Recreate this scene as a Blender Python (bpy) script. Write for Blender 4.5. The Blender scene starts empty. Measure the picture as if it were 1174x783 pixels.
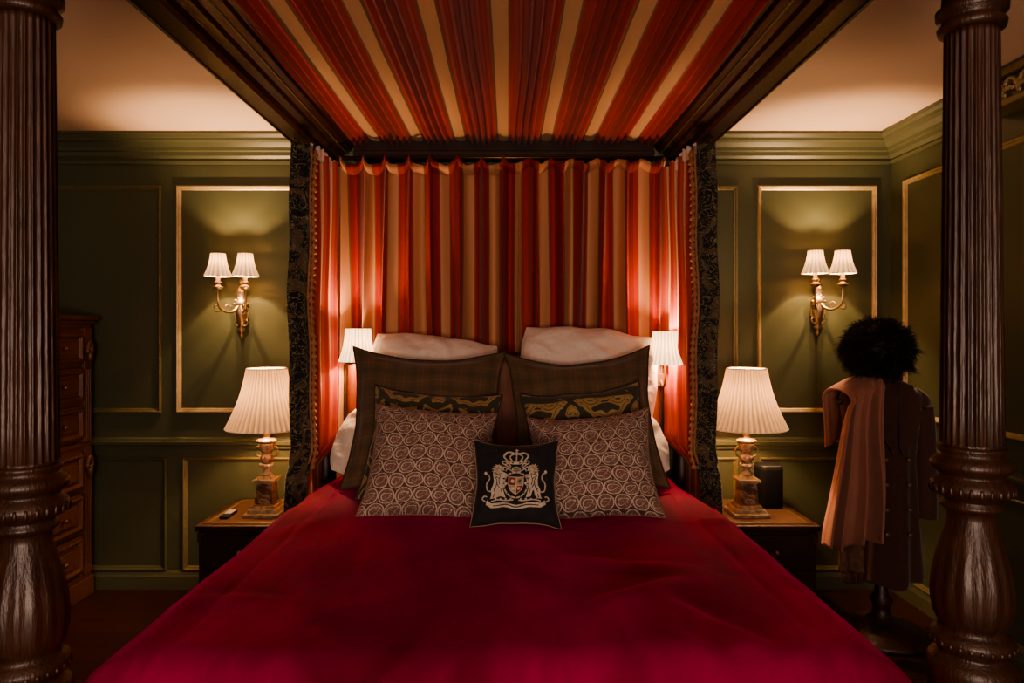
import bpy, bmesh, math, random
from mathutils import Vector, Matrix, noise
random.seed(7)
C=bpy.context.scene.collection
sc=bpy.context.scene
pi=math.pi
# ------------------------------------------------------------------ materials
class T:
    def __init__(s,name):
        s.mat=bpy.data.materials.new(name); s.mat.use_nodes=True
        s.nt=s.mat.node_tree; s.b=s.nt.nodes['Principled BSDF']
        s.out=s.nt.nodes['Material Output']
    def n(s,t): return s.nt.nodes.new(t)
    def put(s,sock,x):
        if isinstance(x,bpy.types.NodeSocket): s.nt.links.new(x,sock)
        else:
            if isinstance(x,(tuple,list)) and len(x)==3 and sock.type=='RGBA': x=(*x,1)
            sock.default_value=x
    def m(s,op,a,b=None,c=None):
        nd=s.n('ShaderNodeMath'); nd.operation=op
        for i,x in enumerate((a,b,c)):
            if x is not None: s.put(nd.inputs[i],x)
        return nd.outputs[0]
    def mix(s,f,a,b,mode='MIX'):
        nd=s.n('ShaderNodeMix'); nd.data_type='RGBA'; nd.blend_type=mode
        s.put(nd.inputs[0],f); s.put(nd.inputs[6],a); s.put(nd.inputs[7],b)
        return nd.outputs[2]
    def ramp(s,f,stops,const=False):
        nd=s.n('ShaderNodeValToRGB'); r=nd.color_ramp
        r.interpolation='CONSTANT' if const else 'LINEAR'
        while len(r.elements)<len(stops): r.elements.new(0.5)
        for e,(p,c) in zip(r.elements,stops):
            e.position=p
            if not isinstance(c,(tuple,list)): c=(c,c,c)
            e.color=(*c,1)
        s.put(nd.inputs[0],f); return nd.outputs[0]
    def noise(s,vec,scale,detail=3,dist=0,rough=.5):
        nd=s.n('ShaderNodeTexNoise')
        if vec is not None: s.put(nd.inputs['Vector'],vec)
        nd.inputs['Scale'].default_value=scale; nd.inputs['Detail'].default_value=detail
        nd.inputs['Distortion'].default_value=dist; nd.inputs['Roughness'].default_value=rough
        return nd.outputs[0]
    def coord(s,which='Object',scale=(1,1,1)):
        nd=s.n('ShaderNodeTexCoord'); mp=s.n('ShaderNodeMapping')
        s.nt.links.new(nd.outputs[which],mp.inputs[0]); mp.inputs['Scale'].default_value=scale
        return mp.outputs[0]
    def sep(s,v):
        nd=s.n('ShaderNodeSeparateXYZ'); s.put(nd.inputs[0],v); return nd.outputs
    def comb(s,x,y,z=0):
        nd=s.n('ShaderNodeCombineXYZ')
        for i,a in enumerate((x,y,z)): s.put(nd.inputs[i],a)
        return nd.outputs[0]
    def bump(s,h,st=.3,d=.01):
        nd=s.n('ShaderNodeBump'); nd.inputs['Strength'].default_value=st; nd.inputs['Distance'].default_value=d
        s.put(nd.inputs['Height'],h); s.nt.links.new(nd.outputs[0],s.b.inputs['Normal'])
    def set(s,col=None,rough=None,metal=None,**k):
        if col is not None: s.put(s.b.inputs['Base Color'],col)
        if rough is not None: s.put(s.b.inputs['Roughness'],rough)
        if metal is not None: s.b.inputs['Metallic'].default_value=metal
        for a,v in k.items(): s.put(s.b.inputs[a.replace('_',' ')],v)
        return s.mat

def wood(name,a,b,rough=.3,coat=.3,sc_=(6,6,.8)):
    t=T(name); v=t.coord('Object',sc_); n1=t.noise(v,4,5,1.5)
    n2=t.noise(t.coord('Object',(40,40,3)),5,3)
    col=t.mix(n1,a,b); col=t.mix(t.m('MULTIPLY',n2,.5),col,(a[0]*.3,a[1]*.3,a[2]*.3))
    t.bump(n2,.35,.005)
    return t.set(col,rough,0,Coat_Weight=coat,Coat_Roughness=.25)
M_post=wood('dark_mahogany',(.010,.004,.003),(.095,.036,.018),.42,.1)
M_rail=wood('rail_mahogany',(.014,.005,.003),(.062,.023,.012),.38,.15,(6,.8,6))
M_chest=wood('chest_oak',(.075,.028,.013),(.18,.070,.030),.42,.15)
M_table=wood('table_walnut',(.026,.011,.006),(.080,.031,.015),.42,.1,(.8,6,6))
def plain(name,c,rough=.5,metal=0,var=.3,scale=20,bump=.1,bd=.004,**k):
    t=T(name); n=t.noise(t.coord('Object'),scale,4)
    col=t.mix(n,tuple(x*(1-var) for x in c),tuple(min(1,x*(1+var)) for x in c))
    if bump: t.bump(n,bump,bd)
    return t.set(col,rough,metal,**k)
M_wall=plain('olive_green_paint',(.068,.076,.042),.46,0,.08,3,.03)
M_wallm=plain('olive_moulding_paint',(.084,.091,.052),.40,0,.08,5,.03)
M_ceil=plain('ceiling_plaster',(.70,.54,.42),.8,0,.05,2,.02)
M_gilt=plain('aged_gilt',(.42,.33,.19),.45,.4,.3,30,.1)
M_giltd=plain('dull_gilt',(.20,.17,.09),.45,.4,.3,30,.1)
M_brass=plain('antique_brass',(.32,.23,.14),.40,.8,.45,40,.25)
M_bronze=plain('dark_bronze',(.22,.12,.05),.35,.9,.35,40,.15)
M_white=plain('white_cotton',(.76,.65,.56),.8,0,.05,5,.9,.05,Sheen_Weight=.2)
M_black=plain('navy_black_velvet',(.010,.010,.014),.85,0,.2,60,.1,Sheen_Weight=.08)
M_blackp=plain('black_plastic',(.012,.012,.013),.4,0,.1,60,0)
M_cream=plain('cream_thread',(.50,.43,.35),.7,0,.5,170,.6)
M_goldt=plain('gold_thread',(.36,.27,.16),.6,0,.5,160,.5)
M_redt=plain('red_thread',(.22,.03,.025),.7,0,.3,150,.4)
M_bluet=plain('blue_thread',(.06,.08,.16),.7,0,.2,150,.4)
M_coat=plain('maroon_wool',(.058,.021,.016),.9,0,.3,60,.2,Sheen_Weight=.2)
M_btn=plain('horn_button',(.14,.09,.05),.4,0,.3,60,.1)
M_throw=plain('dusty_rose_wool',(.36,.16,.115),.9,0,.2,14,.5,.01,Sheen_Weight=.2)
M_fur=plain('black_fur',(.014,.010,.009),.6,0,.3,60,0)
M_leather=plain('tan_leather_top',(.058,.028,.016),.5,0,.7,6,.2)
M_head=plain('russet_leather',(.24,.065,.03),.5,0,.35,12,.2)
M_piped=plain('dark_piping',(.05,.03,.018),.8,0,.2,60,.1)
M_pipem=plain('rust_piping',(.22,.11,.08),.8,0,.2,60,.1)
M_pipec=plain('pale_piping',(.34,.22,.17),.8,0,.2,60,.1)
M_matt=plain('mattress_ticking',(.5,.42,.36),.9,0,.1,20,.1)
M_tassel=plain('tassel_thread',(.34,.15,.085),.8,0,.6,50,.2)
M_silver=plain('silver_plastic',(.4,.38,.36),.35,.3,.1,60,0)
t=T('dark_oak_boards'); br=t.n('ShaderNodeTexBrick'); t.put(br.inputs['Vector'],t.coord('Object'))
br.inputs['Scale'].default_value=1; br.inputs['Brick Width'].default_value=1.6; br.inputs['Row Height'].default_value=.14
br.inputs['Mortar Size'].default_value=.003; br.inputs['Color1'].default_value=(.035,.012,.008,1); br.inputs['Color2'].default_value=(.055,.018,.010,1); br.inputs['Mortar'].default_value=(.005,.003,.002,1)
n=t.noise(t.coord('Object',(3,40,1)),3,4); M_floor=t.set(t.mix(t.m('MULTIPLY',n,.6),br.outputs[0],(.02,.006,.004)),.35,0)
t=T('red_marble'); n=t.noise(t.coord('Object'),18,8,1.8); M_marble=t.set(t.ramp(n,[(.3,(.035,.020,.015)),(.47,(.10,.06,.045)),(.56,(.28,.23,.18)),(.66,(.08,.045,.033))]),.28,0)
t=T('cream_marble'); n=t.noise(t.coord('Object'),14,8,1.8); M_marbc=t.set(t.ramp(n,[(.3,(.12,.095,.07)),(.5,(.26,.22,.17)),(.7,(.38,.33,.27))]),.34,0)
def stripes(name,period,tw=.36,tan=(.66,.36,.17),red=(.46,.032,.018),dr=(.22,.010,.009)):
    t=T(name); uv=t.sep(t.coord('UV')); x=t.m('DIVIDE',uv[0],period)
    wob=t.noise(t.coord('UV',(6,1,1)),3,2); x=t.m('ADD',x,t.m('MULTIPLY',wob,.03))
    p=t.m('FRACT',x); ol=(.20,.14,.06)
    r_=1-tw
    col=t.ramp(p,[(0,ol),(.03,tan),(tw-.03,ol),(tw,red),(tw+r_*.30,dr),(tw+r_*.70,red)],True)
    f=t.noise(t.coord('UV',(400,400,1)),1,2)
    col=t.mix(t.m('MULTIPLY',f,.2),col,(.05,.02,.01))
    t.bump(f,.1,.002)
    return t.set(col,.7,0,Sheen_Weight=.12,Sheen_Roughness=.4)
M_str=stripes('striped_curtain_cloth',.130,tw=.40,tan=(.60,.30,.165),red=(.36,.024,.016),dr=(.22,.012,.009))
M_strs=stripes('striped_side_cloth',.15,tw=.42,tan=(.78,.48,.34),red=(.50,.09,.065),dr=(.36,.045,.036))
M_strt=stripes('striped_canopy_cloth',.226,tw=.29,tan=(.74,.47,.26),red=(.46,.028,.016),dr=(.36,.020,.012))
t=T('crewel_embroidery'); v=t.coord('UV'); n=t.noise(v,16,2,3.5); a=t.m('ABSOLUTE',t.m('SUBTRACT',n,.5))
n2=t.noise(v,9,2,1); line=t.m('LESS_THAN',a,.024); blob=t.m('GREATER_THAN',n2,.58)
col=t.mix(line,(.010,.011,.008),(.19,.16,.10)); col=t.mix(t.m('MULTIPLY',blob,t.m('GREATER_THAN',a,.035)),col,t.mix(t.noise(v,20,1),(.10,.035,.02),(.10,.10,.06)))
M_crewel=t.set(col,.85,0,Sheen_Weight=.1)
t=T('crimson_velvet'); n=t.noise(t.coord('Object',(1,.6,1)),2.2,5,.9); n3=t.noise(t.coord('Object',(2.4,1,1)),4,3,.8); nf=t.noise(t.coord('Object'),120,2)
f=t.m('MULTIPLY',t.ramp(n,[(.36,0.),(.62,1.)]),t.m('ADD',t.m('MULTIPLY',n3,1.2),.2))
col=t.mix(f,(.10,.001,.015),(.32,.003,.060)); t.bump(t.m('ADD',nf,t.m('MULTIPLY',n3,3)),.25,.005)
M_velvet=t.set(col,.72,0,Sheen_Weight=.6,Sheen_Roughness=.35,Sheen_Tint=(.9,.06,.27),Specular_IOR_Level=.2)
t=T('brown_check_wool'); uv=t.sep(t.coord('UV'))
def band(s,per,w,o=0): return t.m('LESS_THAN',t.m('ABSOLUTE',t.m('SUBTRACT',t.m('FRACT',t.m('ADD',t.m('DIVIDE',s,per),o)),.5)),w)
wv=t.noise(t.coord('UV',(500,500,1)),1,2)
c=t.mix(wv,(.080,.046,.026),(.14,.085,.048))
for s in (uv[0],uv[1]):
    c=t.mix(t.m('MULTIPLY',band(s,.09,.16),.3),c,(.04,.040,.018)); c=t.mix(t.m('MULTIPLY',band(s,.09,.02,.5),.4),c,(.24,.12,.05))
M_tartan=t.set(c,.9,0,Sheen_Weight=.25)
t=T('gold_damask'); uv=t.sep(t.coord('UV')); x=t.m('PINGPONG',t.m('ADD',uv[0],10.),.15); y=uv[1]
v=t.comb(x,y); n=t.noise(v,7,1.2,2.2); a=t.m('ABSOLUTE',t.m('SUBTRACT',n,.52))
l=t.m('LESS_THAN',a,.075); vein=t.m('LESS_THAN',a,.010)
c=t.mix(l,(.038,.040,.024),t.mix(t.noise(v,120,2),(.24,.16,.06),(.42,.30,.13))); c=t.mix(vein,c,(.06,.05,.025))
t.bump(l,.4,.003); M_damask=t.set(c,.8,0,Sheen_Weight=.2)
t=T('paisley_weave'); uv=t.sep(t.coord('UV')); yy=t.m('DIVIDE',uv[1],.056); row=t.m('FLOOR',yy)
xx=t.m('ADD',t.m('DIVIDE',uv[0],.068),t.m('MULTIPLY',row,.5)); fx=t.m('SUBTRACT',t.m('FRACT',xx),.5); fy=t.m('SUBTRACT',t.m('FRACT',yy),.5)
def rad(fx,fy,a,b): return t.m('SQRT',t.m('ADD',t.m('POWER',t.m('ABSOLUTE',t.m('DIVIDE',fx,a)),2.),t.m('POWER',t.m('ABSOLUTE',t.m('DIVIDE',fy,b)),2.)))
r0_=rad(fx,fy,.52,.55)
tp=t.m('SUBTRACT',1.0,t.m('MULTIPLY',t.m('ADD',fx,.40),.95))
fyb=t.m('SUBTRACT',fy,t.m('MULTIPLY',t.m('POWER',t.m('ADD',fx,.5),3.),.45))
r=rad(t.m('ADD',fx,.01),t.m('DIVIDE',t.m('ADD',fyb,.05),t.m('MAXIMUM',tp,.12)),.37,.44)
cr=(.54,.44,.37); mr=(.185,.10,.088); rd=(.23,.095,.075); dk=(.095,.048,.042)
c=t.ramp(r0_,[(0,mr),(.84,cr),(.95,dk)],True)
inn=t.ramp(r,[(0,mr),(.72,cr),(.86,dk)],True)
c=t.mix(t.m('LESS_THAN',r,.98),c,inn)
vo=t.n('ShaderNodeTexVoronoi'); t.put(vo.inputs['Vector'],t.coord('UV')); vo.inputs['Scale'].default_value=150
dots=t.m('LESS_THAN',vo.outputs['Distance'],.30)
c=t.mix(t.m('MULTIPLY',dots,.6),c,cr); M_paisley=t.set(c,.85,0,Sheen_Weight=.1)
M_scarf=plain('patterned_scarf',(.16,.085,.055),.9,0,.8,45,.2)
def shade(name,em,n,col=(1,.62,.33),tc=(.085,.055,.03)):
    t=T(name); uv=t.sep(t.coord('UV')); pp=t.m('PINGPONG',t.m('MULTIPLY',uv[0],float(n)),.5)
    k=t.m('ADD',t.m('MULTIPLY',t.m('POWER',t.m('MULTIPLY',pp,2.),.7),.70),.30)  # pleat shading put into colour and glow, darker lines like doubled cloth
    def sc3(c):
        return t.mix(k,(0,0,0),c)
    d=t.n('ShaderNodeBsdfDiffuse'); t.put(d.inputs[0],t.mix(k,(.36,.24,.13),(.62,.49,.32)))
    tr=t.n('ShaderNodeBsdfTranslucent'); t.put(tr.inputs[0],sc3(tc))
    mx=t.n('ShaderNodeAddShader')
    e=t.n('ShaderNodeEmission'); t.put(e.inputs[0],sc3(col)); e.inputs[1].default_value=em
    ad=t.n('ShaderNodeAddShader'); L=t.nt.links.new
    L(d.outputs[0],mx.inputs[0]); L(tr.outputs[0],mx.inputs[1]); L(mx.outputs[0],ad.inputs[0]); L(e.outputs[0],ad.inputs[1]); L(ad.outputs[0],t.out.inputs[0])
    return t.mat
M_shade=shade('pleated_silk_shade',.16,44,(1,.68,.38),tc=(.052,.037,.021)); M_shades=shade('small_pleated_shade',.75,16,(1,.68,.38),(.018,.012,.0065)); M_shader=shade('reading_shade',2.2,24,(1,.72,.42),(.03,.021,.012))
t=T('window_daylight'); M_glass=t.set((.3,.3,.3),.3,0,Emission_Color=(.8,.85,1),Emission_Strength=.15)

# ------------------------------------------------------------------ geometry
OFF={}
def empty(name,loc,label=None,cat=None,group=None,kind=None):
    o=bpy.data.objects.new(name,None); o.empty_display_size=.1; C.objects.link(o); o.location=loc; OFF[o.name]=Vector(loc)
    tag(o,label,cat,group,kind); return o
def tag(o,label=None,cat=None,group=None,kind=None):
    if label:o['label']=label
    if cat:o['category']=cat
    if group:o['group']=group
    if kind:o['kind']=kind
def catmull(pts,n=6):
    P=[Vector(p) for p in pts]; out=[]
    for i in range(len(P)-1):
        p0=P[max(i-1,0)];p1=P[i];p2=P[i+1];p3=P[min(i+2,len(P)-1)]
        for k in range(n):
            s=k/n; out.append(.5*((2*p1)+(p2-p0)*s+(2*p0-5*p1+4*p2-p3)*s*s+(3*p1-p0-3*p2+p3)*s**3))
    out.append(P[-1]); return out
class G:
    def __init__(s): s.v=[];s.f=[];s.uv=[];s.mi=[];s.sm=[]
    def add(s,vs,fs,mi=0,smooth=True,uv=None):
        b=len(s.v); s.v+= [Vector(x) for x in vs]; s.uv+= uv if uv else [(0,0)]*len(vs)
        for f in fs: s.f.append([b+i for i in f]); s.mi.append(mi); s.sm.append(smooth)
        return s
    def box(s,x0,x1,y0,y1,z0,z1,mi=0,tx=0,ty=0):
        vs=[(x0,y0,z0),(x1,y0,z0),(x1,y1,z0),(x0,y1,z0),(x0+tx,y0+ty,z1),(x1-tx,y0+ty,z1),(x1-tx,y1-ty,z1),(x0+tx,y1-ty,z1)]
        return s.add(vs,[(0,3,2,1),(4,5,6,7),(0,1,5,4),(1,2,6,5),(2,3,7,6),(3,0,4,7)],mi,False)
    def lathe(s,c,prof,seg=32,mi=0,fn=None,cap=True,smooth=True):
        vs=[];fs=[];uv=[]; n=len(prof)
        for i,(r,z) in enumerate(prof):
            for k in range(seg):
                a=2*pi*k/seg; rr=fn(r,z,a) if fn else r
                vs.append((c[0]+rr*math.cos(a),c[1]+rr*math.sin(a),c[2]+z)); uv.append((k/seg,i/(n-1)))
        for i in range(n-1):
            for k in range(seg):
                k2=(k+1)%seg; fs.append((i*seg+k,i*seg+k2,(i+1)*seg+k2,(i+1)*seg+k))
        if cap: fs.append(tuple(range(seg-1,-1,-1))); fs.append(tuple((n-1)*seg+k for k in range(seg)))
        return s.add(vs,fs,mi,smooth,uv)
    def tube(s,pts,r,seg=8,mi=0,closed=False):
        P=[Vector(p) for p in pts]; n=len(P); vs=[];fs=[]
        for i,p in enumerate(P):
            a=P[(i-1)%n] if (closed or i>0) else p; b=P[(i+1)%n] if (closed or i<n-1) else p
            d=(b-a).normalized(); up=Vector((0,0,1)) if abs(d.z)<.95 else Vector((0,1,0))
            x=d.cross(up).normalized(); y=d.cross(x)
            rr=r[i] if isinstance(r,(list,tuple)) else r
            for k in range(seg):
                t=2*pi*k/seg; vs.append(p+x*rr*math.cos(t)+y*rr*math.sin(t))
        for i in range(n if closed else n-1):
            j=(i+1)%n
            for k in range(seg):
                k2=(k+1)%seg; fs.append((i*seg+k,i*seg+k2,j*seg+k2,j*seg+k))
        if not closed: fs.append(tuple(range(seg))); fs.append(tuple((n-1)*seg+k for k in range(seg-1,-1,-1)))
        return s.add(vs,fs,mi)
    def ball(s,c,r,mi=0,sx=1,sy=1,sz=1,n=10):
        vs=[];fs=[];seg=n*2
        for i in range(1,n):
            a=pi*i/n
            for k in range(seg):
                b=2*pi*k/seg; vs.append((c[0]+r*sx*math.sin(a)*math.cos(b),c[1]+r*sy*math.sin(a)*math.sin(b),c[2]-r*sz*math.cos(a)))
        for i in range(n-2):
            for k in range(seg):
                k2=(k+1)%seg; fs.append((i*seg+k,i*seg+k2,(i+1)*seg+k2,(i+1)*seg+k))
        fs.append(tuple(range(seg-1,-1,-1))); fs.append(tuple((n-2)*seg+k for k in range(seg)))
        return s.add(vs,fs,mi)
    def grid(s,fn,nu,nv,mi=0,flip=False):
        vs=[];uv=[];fs=[]
        for j in range(nv+1):
            for i in range(nu+1):
                q=fn(i/nu,j/nv); vs.append(q[:3]); uv.append(tuple(q[3:5]) if len(q)>3 else (i/nu,j/nv))
        for j in range(nv):
            for i in range(nu):
                a=j*(nu+1)+i; f=(a,a+1,a+nu+2,a+nu+1); fs.append(f[::-1] if flip else f)
        return s.add(vs,fs,mi,True,uv)
    def extr(s,prof,p0,p1,out,mi=0,smooth=False):
        p0=Vector(p0);p1=Vector(p1);out=Vector(out);up=Vector((0,0,1)); n=len(prof)
        vs=[p0+out*a+up*b for a,b in prof]+[p1+out*a+up*b for a,b in prof]
        fs=[(i,(i+1)%n,n+(i+1)%n,n+i) for i in range(n)]+[tuple(range(n-1,-1,-1)),tuple(range(n,2*n))]
        return s.add(vs,fs,mi,smooth)
    def frame(s,o,U,N,u0,u1,z0,z1,prof,mi=0):
        o=Vector(o);U=Vector(U);N=Vector(N);Z=Vector((0,0,1)); n=len(prof)
        cs=[(u0,z0,1,1),(u1,z0,-1,1),(u1,z1,-1,-1),(u0,z1,1,-1)]; vs=[]
        for (u,z,a,b) in cs:
            for (p,h) in prof: vs.append(o+U*(u+a*p)+Z*(z+b*p)+N*h)
        fs=[]
        for c in range(4):
            d=(c+1)%4
            for i in range(n-1): fs.append((c*n+i,d*n+i,d*n+i+1,c*n+i+1))
        return s.add(vs,fs,mi,False)
    def obj(s,name,mats,parent=None,local=False,bevel=0,origin=None,solid=0,**k):
        if not isinstance(mats,(list,tuple)): mats=[mats]
        if parent is not None: off=Vector((0,0,0)) if local else OFF[parent.name]
        elif local: off=Vector((0,0,0))
        elif origin is not None: off=Vector(origin)
        else:
            xs=[v.x for v in s.v];ys=[v.y for v in s.v];zs=[v.z for v in s.v]
            off=Vector(((min(xs)+max(xs))/2,(min(ys)+max(ys))/2,min(zs)))
        me=bpy.data.meshes.new(name); me.from_pydata([tuple(v-off) for v in s.v],[],s.f)
        ul=me.uv_layers.new(name='UVMap')
        for l in me.loops: ul.data[l.index].uv=s.uv[l.vertex_index]
        for m_ in mats: me.materials.append(m_)
        for p,mi,sm in zip(me.polygons,s.mi,s.sm): p.material_index=mi; p.use_smooth=sm
        bm=bmesh.new(); bm.from_mesh(me)
        if not k.pop('nonorm',False): bmesh.ops.recalc_face_normals(bm,faces=bm.faces)
        bm.to_mesh(me); bm.free(); me.update()
        o=bpy.data.objects.new(name,me); C.objects.link(o)
        if parent is not None: o.parent=parent; OFF[o.name]=OFF.get(parent.name,Vector((0,0,0)))
        else: o.location=off; OFF[o.name]=off
        if solid:
            md=o.modifiers.new('s','SOLIDIFY'); md.thickness=solid; md.offset=0
        if bevel:
            md=o.modifiers.new('b','BEVEL'); md.width=bevel; md.segments=2; md.limit_method='ANGLE'; md.angle_limit=.7
        tag(o,k.get('label'),k.get('cat'),k.get('group'),k.get('kind')); return o
def dup(root,loc=None,**k):
    new=root.copy(); C.objects.link(new)
    if loc is not None: new.location=loc
    def rec(a,b):
        for c in list(a.children):
            if c.name==b.name: continue
            d=c.copy(); d.parent=b; d.matrix_parent_inverse=c.matrix_parent_inverse.copy(); C.objects.link(d); rec(c,d)
    rec(root,new); tag(new,k.get('label'),k.get('cat'),k.get('group')); return new
def light(parent,loc,watt,rad=.02,col=(1,.60,.32),name='bulb_light'):
    l=bpy.data.lights.new(name,'POINT'); l.energy=watt; l.color=col; l.shadow_soft_size=rad
    o=bpy.data.objects.new(name,l); C.objects.link(o); o.parent=parent; o.location=loc; return o

# ------------------------------------------------------------------ room
YB=3.75; XR=2.107; XL=-3.3; ZC=2.478; YF=-2.4
G().box(XL-.1,XR+.1,YB,YB+.1,0,ZC).obj('wall_back',M_wall,kind='structure')
G().box(XR,XR+.1,YF,YB,0,ZC).obj('wall_right',M_wall,kind='structure')
G().box(XL-.1,XL,YF,YB,0,ZC).obj('wall_left',M_wall,kind='structure')
g=G()
g.box(XL-.1,XR+.1,YF-.1,YF,0,.8);g.box(XL-.1,XR+.1,YF-.1,YF,2.2,ZC);g.box(XL-.1,-1.0,YF-.1,YF,.8,2.2);g.box(1.0,XR+.1,YF-.1,YF,.8,2.2)
g.obj('wall_front',M_wall,kind='structure')
g=G(); g.box(-1,1,YF-.08,YF-.07,.8,2.2,1)
for x in (-1,-.35,.31,.96): g.box(x,x+.04,YF-.09,YF-.02,.8,2.2)
for z in (.8,1.48,2.16): g.box(-1,1,YF-.085,YF-.03,z,z+.04)
g.obj('window_1',[M_wallm,M_glass],kind='structure')
G().box(XL-.1,XR+.1,YF-.1,YB+.1,-.1,0).obj('floor',M_floor,kind='structure')
G().box(XL-.1,XR+.1,YF-.1,YB+.1,ZC,ZC+.1).obj('ceiling',M_ceil,kind='structure')
corn=[(0,-.15),(.014,-.15),(.018,-.135),(.012,-.125),(.03,-.11),(.034,-.09),(.045,-.085),(.05,-.07),(.07,-.048),(.09,-.04),(.094,-.03),(.1,-.028),(.112,-.016),(.12,-.014),(.12,0),(0,0)]
chair=[(0,-.035),(.014,-.032),(.02,-.015),(.032,-.008),(.034,.008),(.022,.014),(.02,.024),(.006,.03),(0,.03)]
base=[(0,0),(.02,0),(.02,.07),(.016,.078),(.012,.092),(.004,.1),(0,.1)]
tn=0
def trim(g,m,name=None,**k):
    global tn
    if name is None: tn+=1; name='trim_%d'%tn
    return g.obj(name,m,kind='structure',**k)
def run(prof,z,m,nm=None):
    nm2=lambda s:None if nm is None else nm+'_'+s
    trim(G().extr(prof,(XL,YB,z),(XR,YB,z),(0,-1,0)),m,nm2('back'))
    trim(G().extr(prof,(XR,YB,z),(XR,YF,z),(-1,0,0)),m,nm2('right'))
    trim(G().extr(prof,(XL,YB,z),(XL,YF,z),(1,0,0)),m,nm2('left'))
run(corn,ZC,M_wallm); run(chair,.80,M_wallm); run(base,0,M_wallm,'baseboard')
mp=[(0,0),(0,.012),(.005,.017),(.010,.015),(.014,.009),(.019,.007),(.023,.003),(.025,0)]
def panel(o,U,N,u0,u1,z0,z1,m): trim(G().frame(o,U,N,u0,u1,z0,z1,mp),m)
bo=(0,YB,0);bu=(1,0,0);bn=(0,-1,0)
for (a,b,m) in [(-3.2,-1.90,M_giltd),(-1.815,-1.165,M_gilt),(-.98,.62,M_gilt),(.70,1.262,M_giltd),(1.37,2.026,M_gilt)]:
    panel(bo,bu,bn,a,b,.965,2.21,m)
for (a,b) in [(-3.2,-1.87),(-1.78,-1.10),(-.98,.62),(.70,1.262),(1.38,2.02)]:
    panel(bo,bu,bn,a,b,.10,.72,M_wallm if b<-1.8 else M_giltd)
ro=(XR,0,0);ru=(0,1,0);rn=(-1,0,0)
for (a,b) in [(2.3,3.62),(.8,2.15),(-.8,.65),(-2.2,-.95)]:
    panel(ro,ru,rn,a,b,.965,2.21,M_gilt); panel(ro,ru,rn,a,b,.10,.72,M_giltd)
lo=(XL,0,0)
for (a,b) in [(2.3,3.62),(.8,2.15),(-.8,.65),(-2.2,-.95)]:
    panel(lo,ru,(1,0,0),a,b,.965,2.21,M_giltd); panel(lo,ru,(1,0,0),a,b,.10,.72,M_wallm)

# ------------------------------------------------------------------ bed
CX=-.02
bed=empty('four_poster_bed',(CX,2.5,0),'carved dark mahogany four-poster bed with striped canopy','bed')
def post(x,y,dz,big=True):
    base=[(.085,0),(.085,.03),(.075,.04),(.07,.10),(.08,.12),(.08,.15),(.06,.17),(.055,.22),(.075,.28),(.078,.40)]
    vase=[(.083,.60),(.083,.66),(.078,.675),(.086,.69),(.088,.71),(.080,.722),(.066,.730),(.064,.738),(.074,.745),(.082,.757),(.080,.770),(.068,.778),(.062,.785),
          (.066,.795),(.074,.810),(.079,.835),(.0805,.860),(.078,.890),(.071,.925),(.061,.960),(.052,.990),(.0475,1.010),(.0465,1.024),
          (.052,1.030),(.060,1.036),(.060,1.043),(.052,1.049),(.055,1.054),(.068,1.060),(.078,1.070),(.080,1.080),(.074,1.092),(.064,1.099),(.062,1.104),(.069,1.110),(.078,1.118),(.080,1.127),(.074,1.137),(.064,1.142),(.061,1.149),(.066,1.155),(.066,1.162)]
    g=G(); v=[(r*.95,z+dz) for r,z in vase]
    g.lathe((x,y,0),base+v,160,0,lambda r,z,a:r*(1-.035*abs(math.sin(a*8))**2*min(1,(z-dz-.80)/.03)*min(1,max(0,(.99-z+dz)/.05))) if .80<z-dz<.99 else r)
    g.lathe((x,y,0),[(.056,1.16+dz),(.0585,1.168+dz)]+[(.0580-.0080*(i/12),1.17+dz+(.86-dz)*(i/12)) for i in range(13)]+[(.049,2.045)],200,0,
        lambda r,z,a:r*(1-.085*abs(math.sin(a*12.5))**.8) if 1.169+dz<z<2.04 else r)
    g.lathe((x,y,0),[(.049,2.04),(.061,2.045),(.063,2.056),(.055,2.064),(.053,2.072),(.065,2.078),(.066,2.092),(.055,2.1),(.052,2.16),(.057,2.2),(.063,2.21),(.063,2.225),(.052,2.235),(.052,2.40)],40)
    for k in range(26):
        a=2*pi*k/26; g.ball((x+.0735*math.cos(a),y+.0735*math.sin(a),1.075+dz),.0065,0,.7,.7,1.8,5); g.ball((x+.0755*math.cos(a),y+.0755*math.sin(a),.757+dz),.005,0,1,1,1.4,5)
    return g.obj('post',M_post,bed)
post(-.966,1.37,-.012); post(.972,1.43,.014)
def hpost(x,y):
    g=G(); g.lathe((x,y,0),[(.05,0),(.05,.6),(.06,.62),(.045,.66),(.04,.8),(.055,1.0),(.035,1.1),(.045,1.12),(.04,1.2),(.034,2.1),(.045,2.12),(.045,2.15),(.036,2.16),(.036,2.40)],24)
    return g.obj('post',M_post,bed)
hpost(CX-.955,3.665); hpost(CX+.955,3.665)
def railprof(sg):
    return [(1.0,2.308),(1.012,2.33),(1.03,2.345),(1.03,2.37),(1.05,2.40),(1.05,2.42),(1.075,2.445),(1.075,2.46),(.80,2.46),(.80,2.412),(.818,2.404),(.824,2.390),(.872,2.366),(.878,2.350),(.912,2.345),(.914,2.320),(.925,2.308)]
for sg in (-1,1):
    g=G(); P=railprof(sg); n=len(P)
    y0,y1=1.22,3.70
    vs=[(CX+sg*a,y0,z) for a,z in P]+[(CX+sg*a,y1,z) for a,z in P]
    g.add(vs,[(i,(i+1)%n,n+(i+1)%n,n+i) for i in range(n)]+[tuple(range(n)),tuple(range(n,2*n))],0,False)
    g.obj('tester_rail',M_rail,bed,bevel=.002)
    for xo,zo in ((.998,2.304),(.848,2.376)):
        G().tube([(CX+sg*xo,y0,zo),(CX+sg*xo,y1,zo)],.004,8).obj('gilt_bead',M_giltd,bed)
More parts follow.
